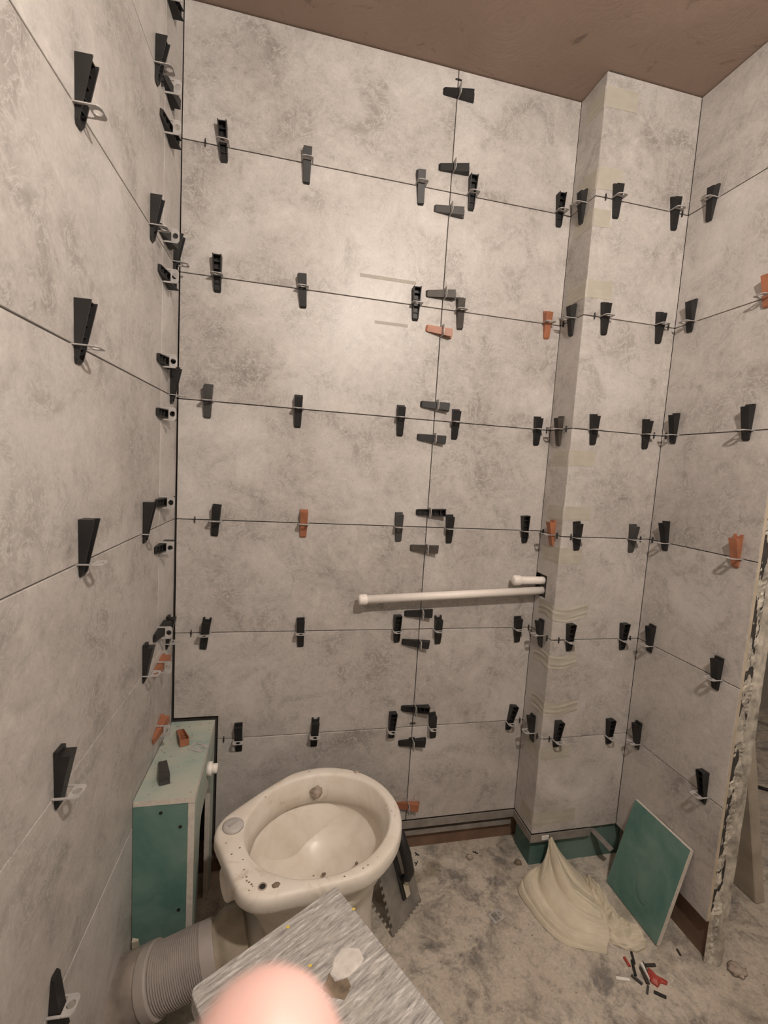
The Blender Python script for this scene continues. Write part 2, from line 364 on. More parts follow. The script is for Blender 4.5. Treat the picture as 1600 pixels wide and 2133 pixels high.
# ------------------------------------------------------------------ tile levelling wedges and clips
def wedge_mesh(var, L=.084):
    m = MB(); w0, w1, t0, t1 = .0085, .0105, .0035, .021
    def W(z): return w0+(w1-w0)*z/L
    def T(z): return t0+(t1-t0)*z/L
    def slab(z0, z1, xa, xb, ya, yb):   # xa,xb are functions of z; y measured outwards
        m.hexa([(xa(z0), -ya(z0), z0), (xb(z0), -ya(z0), z0), (xb(z0), -yb(z0), z0), (xa(z0), -yb(z0), z0),
                (xa(z1), -ya(z1), z1), (xb(z1), -ya(z1), z1), (xb(z1), -yb(z1), z1), (xa(z1), -yb(z1), z1)])
    O = .0006; base = lambda z: O
    if var == 'h':
        slab(.006, L, lambda z: -W(z), lambda z: -W(z)+.0022, base, lambda z: O+T(z))
        slab(.006, L, lambda z: W(z)-.0022, lambda z: W(z), base, lambda z: O+T(z))
        slab(.006, L, lambda z: -W(z)+.0022, lambda z: W(z)-.0022, base, lambda z: O+.0020)
        m.hexa([(-W(0)*.8, -O, 0), (W(0)*.8, -O, 0), (W(0)*.8, -O-.0015, 0), (-W(0)*.8, -O-.0015, 0),
                (-W(.006), -O, .006), (W(.006), -O, .006), (W(.006), -O-T(.006), .006), (-W(.006), -O-T(.006), .006)])
        for z in (.020, .036, .052, .068):
            slab(z, z+.0016, lambda q: -W(q)+.0022, lambda q: W(q)-.0022, lambda q: O+.002, lambda q: O+T(q)*.72)
        slab(L-.002, L, lambda z: -W(z)+.0022, lambda z: W(z)-.0022, lambda z: O+.002, lambda z: O+T(z)*.8)
    else:
        slab(.004, L-.006, lambda z: -W(z), lambda z: W(z), base, lambda z: O+T(z))
        m.hexa([(-W(0)*.8, -O, 0), (W(0)*.8, -O, 0), (W(0)*.8, -O-.0015, 0), (-W(0)*.8, -O-.0015, 0),
                (-W(.004), -O, .004), (W(.004), -O, .004), (W(.004), -O-T(.004), .004), (-W(.004), -O-T(.004), .004)])
        if var == 's':
            slab(L-.006, L, lambda z: -W(z), lambda z: W(z), base, lambda z: O+.006)
        else:
            slab(L-.006, L-.001, lambda z: -W(z), lambda z: W(z), base, lambda z: O+.005)
            slab(L-.001, L+.004, lambda z: -W(z), lambda z: -W(z)+.005, base, lambda z: O+.005)
            slab(L-.001, L+.004, lambda z: W(z)-.005, lambda z: W(z), base, lambda z: O+.005)
    return m
def clip_mesh():
    m = MB(); hw, t = .0145, .0008
    m.box(-hw, -.0112, -.0175, .006, -t, t); m.box(.0112, hw, -.0175, .006, -t, t); m.box(-.0112, .0112, .0001, .006, -t, t)
    cy, r = -.0245, .0058; x0, x1, y0, y1 = -hw, hw, -.0325, -.0165; n = 32; out = []; inn = []
    for i in range(n):
        a = 2*math.pi*i/n; c, s = math.cos(a), math.sin(a)
        k = min((hw/abs(c)) if abs(c) > 1e-6 else 9, ((y1-cy)/s if s > 1e-6 else ((y0-cy)/s if s < -1e-6 else 9)))
        px, py = c*k, cy+s*k
        if py < y0+.005 and abs(px) > hw-.005: px *= .93; py += .0012
        out.append((px, py)); inn.append((r*c, cy+r*s))
    m.loft([[(x, y, -t) for x, y in out], [(x, y, t) for x, y in out], [(x, y, t) for x, y in inn], [(x, y, -t) for x, y in inn], [(x, y, -t) for x, y in out]], False, False)
    return m
COLOR = {'k': ('black', 'black'), 'g': ('charcoal', 'worn grey'), 'b': ('umber', 'dusty brown-black'), 'o': ('orange', 'orange')}
WCACHE = {}
def wedge_data(c, v):
    if (c, v) not in WCACHE:
        WCACHE[(c, v)] = wedge_mesh(v, .076 if c == 'o' else .084).mesh('wedge', [COLOR[c][0]])
    return WCACHE[(c, v)]
CLIP = clip_mesh().mesh('clip', ['clip_grey'])
def levelling(wl, s, z, base_tilt, tilt, fr, code, label, group):
    p, th = frame(wl); sx = -s if wl == 'L' else s
    pos = p+Vector((math.cos(th)*sx, math.sin(th)*sx, z))
    e = empty('tile_levelling_wedge', pos, (0, 0, 0), label, 'levelling wedge', group)
    e.rotation_euler = (Matrix.Rotation(th, 3, 'Z') @ Matrix.Rotation(base_tilt, 3, 'Y')).to_euler()
    c, v = code; v2 = {'f': 's'}.get(v, v); L = .076 if c == 'o' else .084
    wd = link('wedge', wedge_data(c, v2), e)
    rt = Matrix.Rotation(tilt, 3, 'Y'); wd.rotation_euler = rt.to_euler(); wd.location = rt @ Vector((0, 0, -L*fr))
    link('strap_clip', CLIP, e)
    return e
WNAME = {'B': 'back wall', 'P': 'pilaster front', 'S': 'pilaster side', 'R': 'right wall', 'L': 'left wall'}
FROM = {'B': 'from left corner', 'P': 'from pilaster edge', 'S': '', 'R': 'from pilaster', 'L': 'from the doorway end'}
CL = [
('B',1,.094,-3.7,.44,'kh'),('B',1,.291,-.3,.59,'ks'),('B',1,.584,-4.9,.57,'ks'),('B',1,.727,-1.8,.45,'kh'),('B',1,.99,-3.8,.43,'kh'),
('B',2,.088,-.7,.44,'kh'),('B',2,.293,-4.4,.56,'ks'),('B',2,.592,-2,.49,'kh'),('B',2,.718,-5,.58,'bs'),('B',2,.983,-5,.56,'os'),
('B',3,.073,1.7,.51,'gs'),('B',3,.295,0,.58,'ks'),('B',3,.57,-1.5,.6,'ks'),('B',3,.729,-.9,.57,'ks'),('B',3,.983,-2.8,.56,'ks'),
('B',4,.099,3.8,.5,'ks'),('B',4,.322,.1,.51,'os'),('B',4,.585,-2.5,.52,'gs'),('B',4,.735,-2.8,.53,'ks'),('B',4,.973,-6,.46,'kh'),
('B',5,.08,6.4,.54,'km'),('B',5,.327,-1.9,.53,'ks'),('B',5,.6,-2.1,.46,'kh'),('B',5,.724,-3.2,.55,'km'),('B',5,.979,-4.3,.56,'ks'),
('B',6,.173,-2,.46,'ks'),('B',6,.379,1.5,.48,'km'),('B',6,.604,.1,.37,'kh'),('B',6,.73,-6.1,.48,'ks'),('B',6,.983,7.6,.36,'kh'),
('S',1,.059,4,.57,'ks'),('S',2,.061,2,.53,'ks'),('S',3,.053,3,.56,'bs'),('S',4,.066,-1,.45,'os'),('S',5,.058,-3,.46,'ks'),('S',6,.062,-2.4,.39,'ks'),
('P',1,1.089,-4.6,.57,'ks'),('P',1,1.27,-7.4,.57,'ks'),('P',2,1.09,-5.3,.55,'ks'),('P',2,1.264,-4.7,.58,'ks'),('P',3,1.092,-4.8,.49,'ks'),('P',3,1.261,-4.2,.49,'ks'),
('P',4,1.075,-6,.46,'ks'),('P',4,1.256,-2.5,.48,'gs'),('P',5,1.086,-3.9,.4,'kh'),('P',5,1.264,-4.1,.41,'kh'),('P',6,1.078,.1,.32,'kh'),('P',6,1.255,-4.7,.37,'kh'),
('R',1,.078,8,.6,'ks'),('R',2,.054,2.1,.3,'ks'),('R',2,.258,0,.32,'os'),('R',3,.043,1.8,.28,'ks'),('R',3,.251,1.2,.28,'ks'),('R',4,.059,-3.9,.27,'ks'),('R',4,.267,-1.2,.3,'om'),
('R',5,.05,2.2,.28,'ks'),('R',5,.26,1.2,.36,'ks'),('R',6,.046,-1.1,.26,'ks'),('R',6,.266,-2.5,.28,'kh'),
('L',1,.199,-3,.36,'kh'),('L',2,.525,-1,.27,'kh'),('L',2,.217,-1,.32,'kh'),('L',2,.049,-2,.24,'kh'),('L',3,.529,-1,.28,'kh'),('L',3,.057,-1,.24,'kh'),('L',4,.518,0,.24,'kh'),('L',4,.242,-1,.24,'kh'),
('L',5,.59,0,.24,'ks'),('L',5,.234,0,.22,'ks'),('L',5,.061,-1,.20,'ks'),('L',6,.61,172,.55,'kf')]
cnt = {}; tot = {}
for c in CL: tot[c[:2]] = tot.get(c[:2], 0)+1
def joint_words(r): return 'top joint' if r == 1 else '%s joint from ceiling' % ORD[r]
order = sorted(CL, key=lambda c: (c[0], c[1], c[2]))
for wl, r, s, a, fr, code in order:
    cnt[(wl, r)] = cnt.get((wl, r), 0)+1; k = cnt[(wl, r)]; n = tot[(wl, r)]
    col = COLOR[code[0]][1]
    if wl == 'L': where = '' if n == 1 else (', nearest the corner' if k == 1 else (', farthest from the corner' if k == n else ', second from the corner'))
    elif n == 1: where = ''
    else: where = ', %s %s' % (ORD[k], FROM[wl])
    levelling(wl, s, ROW[r], 0, math.radians(-a if wl == 'L' else a), fr, code,
              '%s wedge clip on %s, %s%s' % (col, WNAME[wl], joint_words(r), where), 'levelling wedges on the '+WNAME[wl])
VB = [(2.15,-.7,.47,'ks'),(1.968,2.7,.45,'ks'),(1.862,-1.6,.51,'gs'),(1.648,3.1,.59,'bs'),(1.551,-7.3,.57,'os'),(1.352,-2,.52,'ks'),(1.262,-1.8,.56,'ks'),
(1.055,1.9,.42,'kh'),(.951,-1.7,.54,'bs'),(.761,1.4,.58,'ks'),(.671,-5.9,.61,'ks'),(.471,-2.3,.47,'kh'),(.365,1.4,.48,'ks'),(.164,-6.1,.51,'os')]
for i, (z, a, fr, code) in enumerate(VB):
    levelling('B', XJ, z, math.pi/2, math.radians(-a), fr, code,
              '%s wedge clip across back wall vertical joint, %s from the ceiling' % (COLOR[code[0]][1], ORD[i+1]), 'wedges on the back wall vertical joint')
VL = [(2.10,'kh'),(1.925,'ks'),(1.848,'kh'),(1.634,'ks'),(1.552,'kh'),(1.375,'kh'),(1.262,'kh'),(1.066,'kh'),(.963,'kh'),(.765,'ks'),(.682,'os'),(.526,'os')]
for i, (z, code) in enumerate(VL):
    tilt = {0: 0, 1: -6, 2: -5, 4: -4, 9: 4, 10: 7, 11: 14}.get(i, 0)
    levelling('L', .138, z, math.pi/2, math.radians(-tilt), .42, code,
              '%s wedge clip on left wall vertical joint, %s from the ceiling' % (COLOR[code[0]][1], ORD[i+1]), 'wedges on the left wall vertical joint')

m, nt, b = new_mat('adhesive_smear'); b.inputs['Base Color'].default_value = (.50, .46, .39, 1); b.inputs['Alpha'].default_value = .38; b.inputs['Roughness'].default_value = .5; MAT['smear'] = m
for x0, x1, z, dz in ((.438, .590, 1.668, .0045), (.484, .575, 1.555, .004)):
    MB().box(x0, x1, -.0004, -.0001, z-dz, z+dz).build('adhesive_smear', 'smear', wb)
# little cross spacers standing in the joints
SPM = MB().box(-.0009, .0009, -.0045, .0, -.0085, .0085).box(-.0022, .0022, -.0045, .0, -.0009, .0009).mesh('spacer', ['spacer'])
SP = [('B',.053,1),('B',.048,4),('B',.045,5),('B',.134,6),('P',1.058,1),('P',1.298,1),('S',.017,2),('P',1.061,2),('P',1.296,2),('B',1.016,3),('S',.082,3),('P',1.291,3),('R',.016,3),
('S',.016,4),('S',.089,4),('P',1.058,4),('P',1.287,4),('R',.013,4),('B',1.018,5),('S',.089,5),('P',1.053,5),('P',1.291,5),('B',1.018,6),('S',.089,6),('P',1.055,6),('L',.165,1)]
for wl, s, r in SP:
    p, th = frame(wl); sx = -s if wl == 'L' else s
    o = link('tile_spacer', SPM); o.location = p+Vector((math.cos(th)*sx, math.sin(th)*sx, ROW[r])); o.rotation_euler = (0, 0, th)
    side = {'B': 'at left end' if s < .5 else 'at right end', 'P': 'at left end' if s < 1.15 else 'at right end', 'S': 'beside back wall' if s < .05 else 'beside outer edge', 'R': 'beside pilaster', 'L': 'near the corner'}[wl]
    tag(o, 'tiny black cross spacer on %s, %s, %s' % (WNAME[wl], joint_words(r), side), 'tile spacer', 'cross spacers in the joints')
for z, wd in ((2.186, 'just under the ceiling'), (.424, 'just above the lowest crossing'), (.378, 'just below the lowest crossing')):
    o = link('tile_spacer', SPM); o.location = (XJ, 0, z); o.rotation_euler = (0, math.pi/2, 0)
    tag(o, 'tiny black spacer on back wall vertical joint, '+wd, 'tile spacer', 'cross spacers in the joints')
# masking tape wrapped round the pilaster edge
TP = [(2.152,.050,.095),(1.957,.055,.075),(1.859,.044,.050),(1.68,.045,.077),(1.231,.043,.080),(1.077,.040,.085),(.957,.045,.071),(.791,.041,.108),(.648,.038,.088),(.505,.040,.108),(.365,.037,.10),(.158,.042,.14)]
rng = random.Random(11)
for i, (z, h, wd) in enumerate(TP):
    n = 26; side = min(.085, D-.012)*rng.uniform(.75, 1.0); rows = []; wr_ = 1.0 if i in (7, 8, 9) else .15
    for j in range(n+1):
        t = -side+(side+wd)*j/n; col_ = []
        for k in range(7):
            q = k/6; zz = z+h*(q-.5)+t*.03*rng.choice([1])-(.006*math.sin(t*40) if wr_ > .5 else 0)
            off = .0008+.0016*wr_*max(0, math.sin(q*15+t*18+i))
            jag = (.004*noise.noise(Vector((q*6, i, 0)))) if j in (0, n) else 0
            if t < 0: col_.append((XR-off, -D+(-t)+jag, zz))
            else: col_.append((XR+t+jag if t > .001 else XR-off*.7, -D-off, zz))
        rows.append(col_)
    mm = MB(); mm.loft(rows, False, False, False); o = mm.build('masking_tape', 'tape', None, False)
    c = Vector((XR, -D, z)); me = o.data
    for vv in me.vertices: vv.co -= c
    o.location = c
    tag(o, 'cream masking tape strip wrapped round pilaster edge, %s from the ceiling' % ORD[i+1], 'tape', 'masking tape on the pilaster edge')

# ------------------------------------------------------------------ white water pipes
def pipe(a, b, label, r=.0115):
    a, b = Vector(a), Vector(b); d = (b-a).normalized(); e = empty('water_pipe', a, (0, 0, 0), label, 'pipe', 'white pipes on the back wall')
    z = Vector((0, 0, 0)); L = (b-a).length
    MB().tube([z+d*.004, d*L], r, 20).build('tube', 'pipe_white', e, True)
    MB().tube([z-d*.004, z-d*.0025, z+d*.001, d*.018, d*.0195, d*.020], [r*.6, r*1.1, r*1.28, r*1.28, r*1.2, r], 20).build('end_cap', 'pipe_white', e, True)
    return e
pipe((.481, -.034, .8100), (1.072, -.034, .8395), 'long white capped pipe slanting along the back wall')
pipe((.937, -.034, .8680), (1.072, -.034, .8682), 'short white capped pipe stub above the long pipe')

# ------------------------------------------------------------------ boxed-in corner of green plasterboard
bx = empty('boxing', (0, -.148, 0), (0, 0, 0), 'green plasterboard box in the left corner with open side', 'boxing')
O = Vector((0, .148, 0))
def P3(x, y, z): return (x, y+.148, z)
front = MB(); front.prism([(-.0075, .0), (.0975, .0), (.0975, .4575), (-.0075, .4575)], lambda u, v, q: P3(u, q, v), -.295, -.2825, 0, 1)
fo = front.build('front_panel', ['green_board', 'gypsum'], bx)
top = MB(); top.prism([(-.0075, -.295), (.110, -.297), (.1105, -.003), (.002, -.003)], lambda u, v, q: P3(u, v, q), .4580, .4700, 0, 1)
top.build('top_panel', ['green_dusty', 'gypsum'], bx)
side = MB(); side.prism([(-.295, 0), (-.275, 0), (-.236, .16), (-.228, .25), (-.222, .335), (-.205, .356), (-.16, .360), (-.10, .350), (-.072, .335), (-.060, .30), (-.058, .1), (-.058, 0), (-.003, 0), (-.003, .4578), (-.295, .4578)],
    lambda u, v, q: P3(q, u, v), .0978, .1105, 0, 1)
side.build('side_panel', ['green_dusty', 'gypsum'], bx)
for x, z in ((.045, .440), (.083, .405), (.083, .215), (.083, .085)):
    MB().tube([P3(x, -.2945, z), P3(x, -.2958, z)], .0036, 12).build('screw_head', 'black_rubber', fo)
lump = MB()
for k in range(2):
    lump.hexa([(0-.006, -.148-.004+.0, .125+.02*k), (.008, -.152, .12+.02*k), (.008, -.147, .12+.02*k), (-.006, -.147, .12+.02*k), (-.006, -.153, .14+.02*k), (.006, -.152, .14+.02*k), (.006, -.147, .14+.02*k), (-.006, -.147, .145+.02*k)])
lump.build('plaster_dab', 'handle_beige', fo)
st = empty('pipe_stub', (.1105, -.125, .413), (0, 0, 0), 'white plastic pipe stub with collar on the green box', 'pipe')
MB().tube([(0, 0, 0), (.010, 0, 0), (.0115, 0, 0)], [.0165, .0165, .015], 20).build('collar', 'pipe_white', st, True)
MB().tube([(.010, 0, 0), (.024, 0, 0)], .0115, 20).build('spigot', 'pipe_white', st, True)
# things left lying on the box
def loose_wedge(code, loc, rot, label):
    e = empty('tile_levelling_wedge', loc, rot, label, 'levelling wedge', 'loose wedges on the green box'); link('wedge', wedge_data(*code), e); return e
loose_wedge(('o', 'h'), (.030, -.045, .4708), (-math.pi/2, 0, math.radians(199.5)), 'loose hollow orange wedge lying on the green box')
loose_wedge(('g', 's'), (.019, -.172, .4708), (-math.pi/2, 0, math.radians(196)), 'loose grey wedge lying face up on the green box')
o = link('strap_clip', CLIP); o.location = (.076, -.120, .4712); o.rotation_euler = (0, 0, 1.1); tag(o, 'loose grey clip lying beside the orange wedge', 'tile clip')
cm = MB(); rng = random.Random(5)
for i in range(55):
    x, y = rng.uniform(.004, .102), rng.uniform(-.288, -.01)
    if rng.random() < .5: x = .004+abs(rng.gauss(0, .02))
    s = rng.uniform(.0008, .0028); h = s*.5
    cm.hexa([(x-s, y-s*.6, .4701), (x+s*.7, y-s, .4701), (x+s, y+s*.5, .4701), (x-s*.4, y+s, .4701), (x-s*.6, y-s*.3, .4701+h), (x+s*.4, y-s*.6, .4701+h), (x+s*.6, y+s*.3, .4701+h), (x-s*.2, y+s*.5, .4701+h)])
tag(cm.build('mortar_crumbs', 'mortar'), 'brown mortar crumbs scattered on top of the green box', 'crumbs', None, 'stuff')

# ------------------------------------------------------------------ toilet
AXT = Vector((.941, .338, 0)).normalized(); ang = math.atan2(AXT.y, AXT.x)+math.radians(4)
tl = empty('toilet', (.2155, -.374, 0), (0, 0, ang), 'stained white ceramic toilet pan without seat', 'toilet')
def outline(u0, hr, uc, hm, u1, rc=.035, n=40, egg=False, pw=2.0):
    left = []
    for i in range(n+1):
        a = math.pi*i/n; u = (u0+u1)/2+(u1-u0)/2*math.cos(a)
        if u >= uc: wv = hm*(max(0, 1-((u-uc)/(u1-uc))**pw))**(1/pw)
        elif egg: wv = hm*math.sqrt(max(0, 1-((uc-u)/(uc-u0))**2))
        else:
            t = (u-u0)/(uc-u0); tt = t*(1.0+.45*t-.45*t*t); wv = hr+(hm-hr)*tt
            dd = u-u0
            if dd < rc: wv -= rc*(1-math.sqrt(max(0, 1-((rc-dd)/rc)**2)))
        left.append((u, wv))
    return left+[(u, -v) for u, v in reversed(left[1:])]
def ring(z, *a, **k): return [(u, v, z) for u, v in outline(*a, **k)]
def blend(pts, z, dz=0): return pts
body = MB()
E = dict()
rings = [ring(0, .045, .08, .19, .098, .325), ring(.012, .045, .08, .19, .100, .330), ring(.05, .05, .075, .19, .088, .318), ring(.16, .05, .07, .19, .084, .312),
 ring(.24, .035, .068, .19, .092, .318), ring(.30, .010, .078, .185, .118, .330), ring(.335, -.010, .088, .18, .142, .342), ring(.354, -.026, .096, .18, .158, .350, rc=.045),
 ring(.364, -.034, .102, .18, .166, .354, rc=.045), ring(.372, -.037, .106, .18, .170, .356, rc=.045), ring(.387, -.037, .106, .18, .170, .356, rc=.045), ring(.394, -.036, .105, .18, .169, .355, rc=.045), ring(.3982, -.033, .102, .18, .166, .352, rc=.045), ring(.400, -.028, .097, .18, .161, .348, rc=.045)]
inner = [ring(.400, .004, .09, .17, .147, .336, egg=True), ring(.3985, .007, .09, .17, .1435, .332, egg=True), ring(.393, .010, .09, .17, .1405, .329, egg=True), ring(.365, .015, .085, .17, .1355, .323, egg=True), ring(.336, .022, .082, .17, .130, .317, egg=True),
 ring(.333, .018, .09, .17, .135, .322, egg=True), ring(.328, .012, .092, .17, .142, .329, egg=True), ring(.305, .018, .09, .17, .137, .323, egg=True), ring(.275, .045, .08, .17, .120, .300, egg=True), ring(.246, .080, .06, .17, .092, .265, egg=True), ring(.226, .115, .04, .17, .055, .225, egg=True), ring(.220, .15, .02, .17, .02, .19, egg=True)]
body.loft(rings+inner, True, True)
pan = body.build('pan', 'ceramic', tl, True)
ib = MB(); n = 28
def cyl_ring(u, r, zc=.349): return [(u, r*math.cos(2*math.pi*k/n), zc+r*1.05*math.sin(2*math.pi*k/n)) for k in range(n)]
ib.loft([cyl_ring(-.004, .026), cyl_ring(-.024, .029), cyl_ring(-.034, .029), cyl_ring(-.037, .027), cyl_ring(-.036, .0225), cyl_ring(-.02, .021), cyl_ring(-.008, .020)], False, True)
ib.build('flush_inlet', 'ceramic', tl, True)
MB().tube([(-.016, 0, .349), (-.014, 0, .349)], .0205, 24).build('inlet_shade', 'mortar_brown', tl)  # brown disc standing in for the shade inside the flush inlet
sp = MB(); sp.tube([(.12, .0, .17), (.07, .006, .185), (.04, .012, .194), (.012, .018, .196)], [.04, .046, .044, .044], 28); sp.build('outlet_spigot', 'ceramic', tl, True)
cap = MB().tube([(.004, .0745, .399), (.004, .0745, .404), (.004, .0745, .4075), (.004, .0745, .4085)], [.0215, .0215, .0175, .006], 28).build('bolt_cap', 'cap_grey', tl, True)
s_ = MB().box(-.011, .011, -.003, .003, 0, .0012).build('cap_slot', 'clip_grey', cap, loc=(.004, .0745, .4082)); s_.rotation_euler = (0, 0, .35)
hb = MB(); zc = .4003
rr = lambda r, z: [(.004+r*math.cos(2*math.pi*k/24), -.0905+r*math.sin(2*math.pi*k/24), z) for k in range(24)]
hb.loft([rr(.0085, .4001), rr(.0078, .4012), rr(.0062, .4010), rr(.0055, .4002)], False, False); hb.build('bolt_hole_rim', 'mortar', tl, True)
MB().loft([rr(.0062, .4001), rr(.0060, .4004)], False, True).build('bolt_hole_shade', 'black_rubber', tl)  # black disc on the deck: shade of an uncut hole put into colour
def blob(name, mat, parent, c, r, squash, seed, n=10, label=None):
    bm = bmesh.new(); bmesh.ops.create_icosphere(bm, subdivisions=3, radius=1)
    for v in bm.verts:
        k = 1+.45*noise.noise(v.co*2.2+Vector((seed, 0, 0)))+.25*noise.noise(v.co*5+Vector((0, seed, 0)))
        v.co = Vector((v.co.x*k*r, v.co.y*k*r*.8, v.co.z*k*r*squash))
    me = bpy.data.meshes.new(name); bm.to_mesh(me); bm.free(); me.materials.append(MAT[mat])
    o = link(name, me, parent, True, c); return o
bl = blob('mortar_splash', 'mortar', tl, (.225, .118, .362), .015, .9, 3.3)
blob('mortar_splash', 'mortar', tl, (.322, .088, .399), .008, .25, 8.1)
blob('mortar_splash', 'mortar_brown', tl, (.026, -.101, .4003), .007, .22, 1.1)
blob('mortar_splash', 'mortar_brown', tl, (.20, .02, .234), .005, .5, 5.1)
blob('mortar_splash', 'mortar_brown', tl, (.262, -.02, .262), .004, .5, 6.1)

rng = random.Random(21)
for i in range(12):
    blob('mortar_splash', 'mortar_brown', tl, (rng.uniform(-.024, -.002), rng.uniform(-.085, .05), .4002), rng.uniform(.0008, .0022), .3, i*1.7)
for i in range(9):
    a = rng.uniform(-2.4, 2.4); k = rng.uniform(.93, .99)
    blob('mortar_splash', 'mortar_brown', tl, (.17+.172*k*math.cos(a) if math.cos(a) > 0 else .17+.12*math.cos(a), .157*math.sin(a), .4000), rng.uniform(.0008, .0020), .3, i*2.3)
# ------------------------------------------------------------------ corrugated waste pipe
def catmull(P, n):
    P = [Vector(p) for p in P]; Q = [P[0]*2-P[1]]+P+[P[-1]*2-P[-2]]; out = []
    for i in range(1, len(Q)-2):
        for k in range(n):
            t = k/n; a, b_, c, d = Q[i-1], Q[i], Q[i+1], Q[i+2]
            out.append(.5*((2*b_)+(c-a)*t+(2*a-5*b_+4*c-d)*t*t+(3*b_-a-3*c+d)*t**3))
    out.append(Q[-2]); return out
path = catmull([(-.045, -.372, .128), (.015, -.376, .143), (.075, -.382, .166), (.138, -.378, .186), (.190, -.370, .198), (.226, -.362, .202)], 200)
acc = [0]
for a, b_ in zip(path, path[1:]): acc.append(acc[-1]+(b_-a).length)
TOT = acc[-1]; base = path[0].copy()
hose = empty('waste_pipe', base, (0, 0, 0), 'grey corrugated waste pipe running from left wall to the toilet', 'pipe')
def at_len(s):
    for i in range(len(acc)-1):
        if acc[i+1] >= s: return path[i].lerp(path[i+1], (s-acc[i])/max(1e-9, acc[i+1]-acc[i]))
    return path[-1]
def seg(name, mat, s0, s1, prof, nn=40):
    pts, rad = [], []
    for i in range(nn+1):
        s = s0+(s1-s0)*i/nn; pts.append(at_len(s*TOT)-base); rad.append(prof(i/nn))
    return MB().tube(pts, rad, 36).build(name, mat, hose, True)
seg('wall_socket', 'cast_grey', .0, .36, lambda t: .058+.0015*math.sin(t*9), 20)
seg('socket_collar', 'hose_grey', .345, .42, lambda t: .061 if .08 < t < .92 else .055, 12)
seg('corrugated_sleeve', 'hose_grey', .41, .72, lambda t: .0545+.0015*math.sin(t*24*2*math.pi), 340)
seg('plain_sleeve', 'hose_grey', .715, .80, lambda t: .0552, 12)
seg('rubber_cuff', 'cuff_beige', .795, 1.0, lambda t: .052+.009*min(1, max(0, (t-.15)*4))-(.006 if t > .96 else 0), 24)

# ------------------------------------------------------------------ work bench with grey streaked top (foreground)
A = Vector((.3802, -.5234, .45)); B_ = Vector((.1658, -.648, .45)); d1 = (B_-A).normalized(); d2 = Vector((d1.y, -d1.x, 0)); d2 = -d2 if d2.y > 0 else d2
sk = (Vector((.4857, -.7428, .45))-A).normalized(); d2 = (d2*.6+sk*.4).normalized()
bw, bl_ = (B_-A).length, .42; ctr = A+d1*bw/2+d2*bl_/2
bench = empty('work_bench', (ctr.x, ctr.y, 0), (0, 0, math.atan2(d1.y, d1.x)), 'low bench with grey wood-streaked top in the foreground', 'bench')
def bp(u, v, z): q = A+d1*u+d2*v-ctr; a = -math.atan2(d1.y, d1.x); return (q.x*math.cos(a)-q.y*math.sin(a), q.x*math.sin(a)+q.y*math.cos(a), z)
poly = [(.002, .0), (0, .002)]
def corner(cu, cv, r, a0, a1): return [(cu+r*math.cos(a0+(a1-a0)*k/5), cv+r*math.sin(a0+(a1-a0)*k/5)) for k in range(6)]
PI = math.pi
poly = corner(.004, .004, .004, PI, 1.5*PI)+corner(bw-.010, .010, .010, 1.5*PI, 2*PI)+corner(bw-.012, bl_-.012, .012, 0, .5*PI)+corner(.004, bl_-.004, .004, .5*PI, PI)
t_ = MB().prism(poly, lambda u, v, q: bp(u, v, q), .424, .450, 0, 0).build('bench_top', 'streak', bench, bevel=.0012)
for u, v in ((.06, .07), (bw-.06, .07), (.06, bl_-.05), (bw-.06, bl_-.05)):
    q = bp(u, v, 0); MB().box(q[0]-.014, q[0]+.014, q[1]-.014, q[1]+.014, 0, .4245).build('leg', 'bench_leg', bench)
def flatblob(name, mat, pts, h, seed):
    cx = sum(p[0] for p in pts)/len(pts); cy = sum(p[1] for p in pts)/len(pts)
    fine = []
    for i in range(len(pts)):
        a, b_ = pts[i], pts[(i+1) % len(pts)]
        for k in range(4):
            t = k/4; x = a[0]+(b_[0]-a[0])*t; y = a[1]+(b_[1]-a[1])*t; j = 1+.07*noise.noise(Vector((x*140, y*140, seed))); fine.append((cx+(x-cx)*j, cy+(y-cy)*j))
    rg = []
    for s, z in ((1, 0), (.95, h*.8), (.82, h*1.0), (.6, h*.7), (.3, h*.75)):
        rg.append([(cx+(x-cx)*s-ctr.x, cy+(y-cy)*s-ctr.y, .4501+z*(1+.3*noise.noise(Vector((x*200, y*200, seed+s*3))))) for x, y in fine])
    a = -math.atan2(d1.y, d1.x); ca, sa = math.cos(a), math.sin(a)
    rg = [[(x*ca-y*sa, x*sa+y*ca, z) for x, y, z in r_] for r_ in rg]
    return MB().loft(rg, False, True).build(name, mat, t_, True)
PLASTER = [(.357,-.661),(.363,-.640),(.378,-.627),(.402,-.632),(.408,-.648),(.397,-.660),(.383,-.668),(.367,-.670)]
flatblob('dried_plaster', 'mortar_pale', PLASTER, .0016, 2)
flatblob('brown_stain', 'mortar_brown', [(.355,-.659),(.362,-.672),(.380,-.670),(.384,-.682),(.372,-.696),(.355,-.690),(.345,-.678)], .0009, 6)
YEL = [(.298, -.583, .0032), (.329, -.645, .003), (.317, -.652, .002), (.404, -.570, .003)]
for x, y, r in YEL:
    flatblob('paint_drop', 'yellow', [(x+r*math.cos(k), y+r*.8*math.sin(k)) for k in (0, 1.05, 2.1, 3.14, 4.2, 5.2)], .0006, 3)

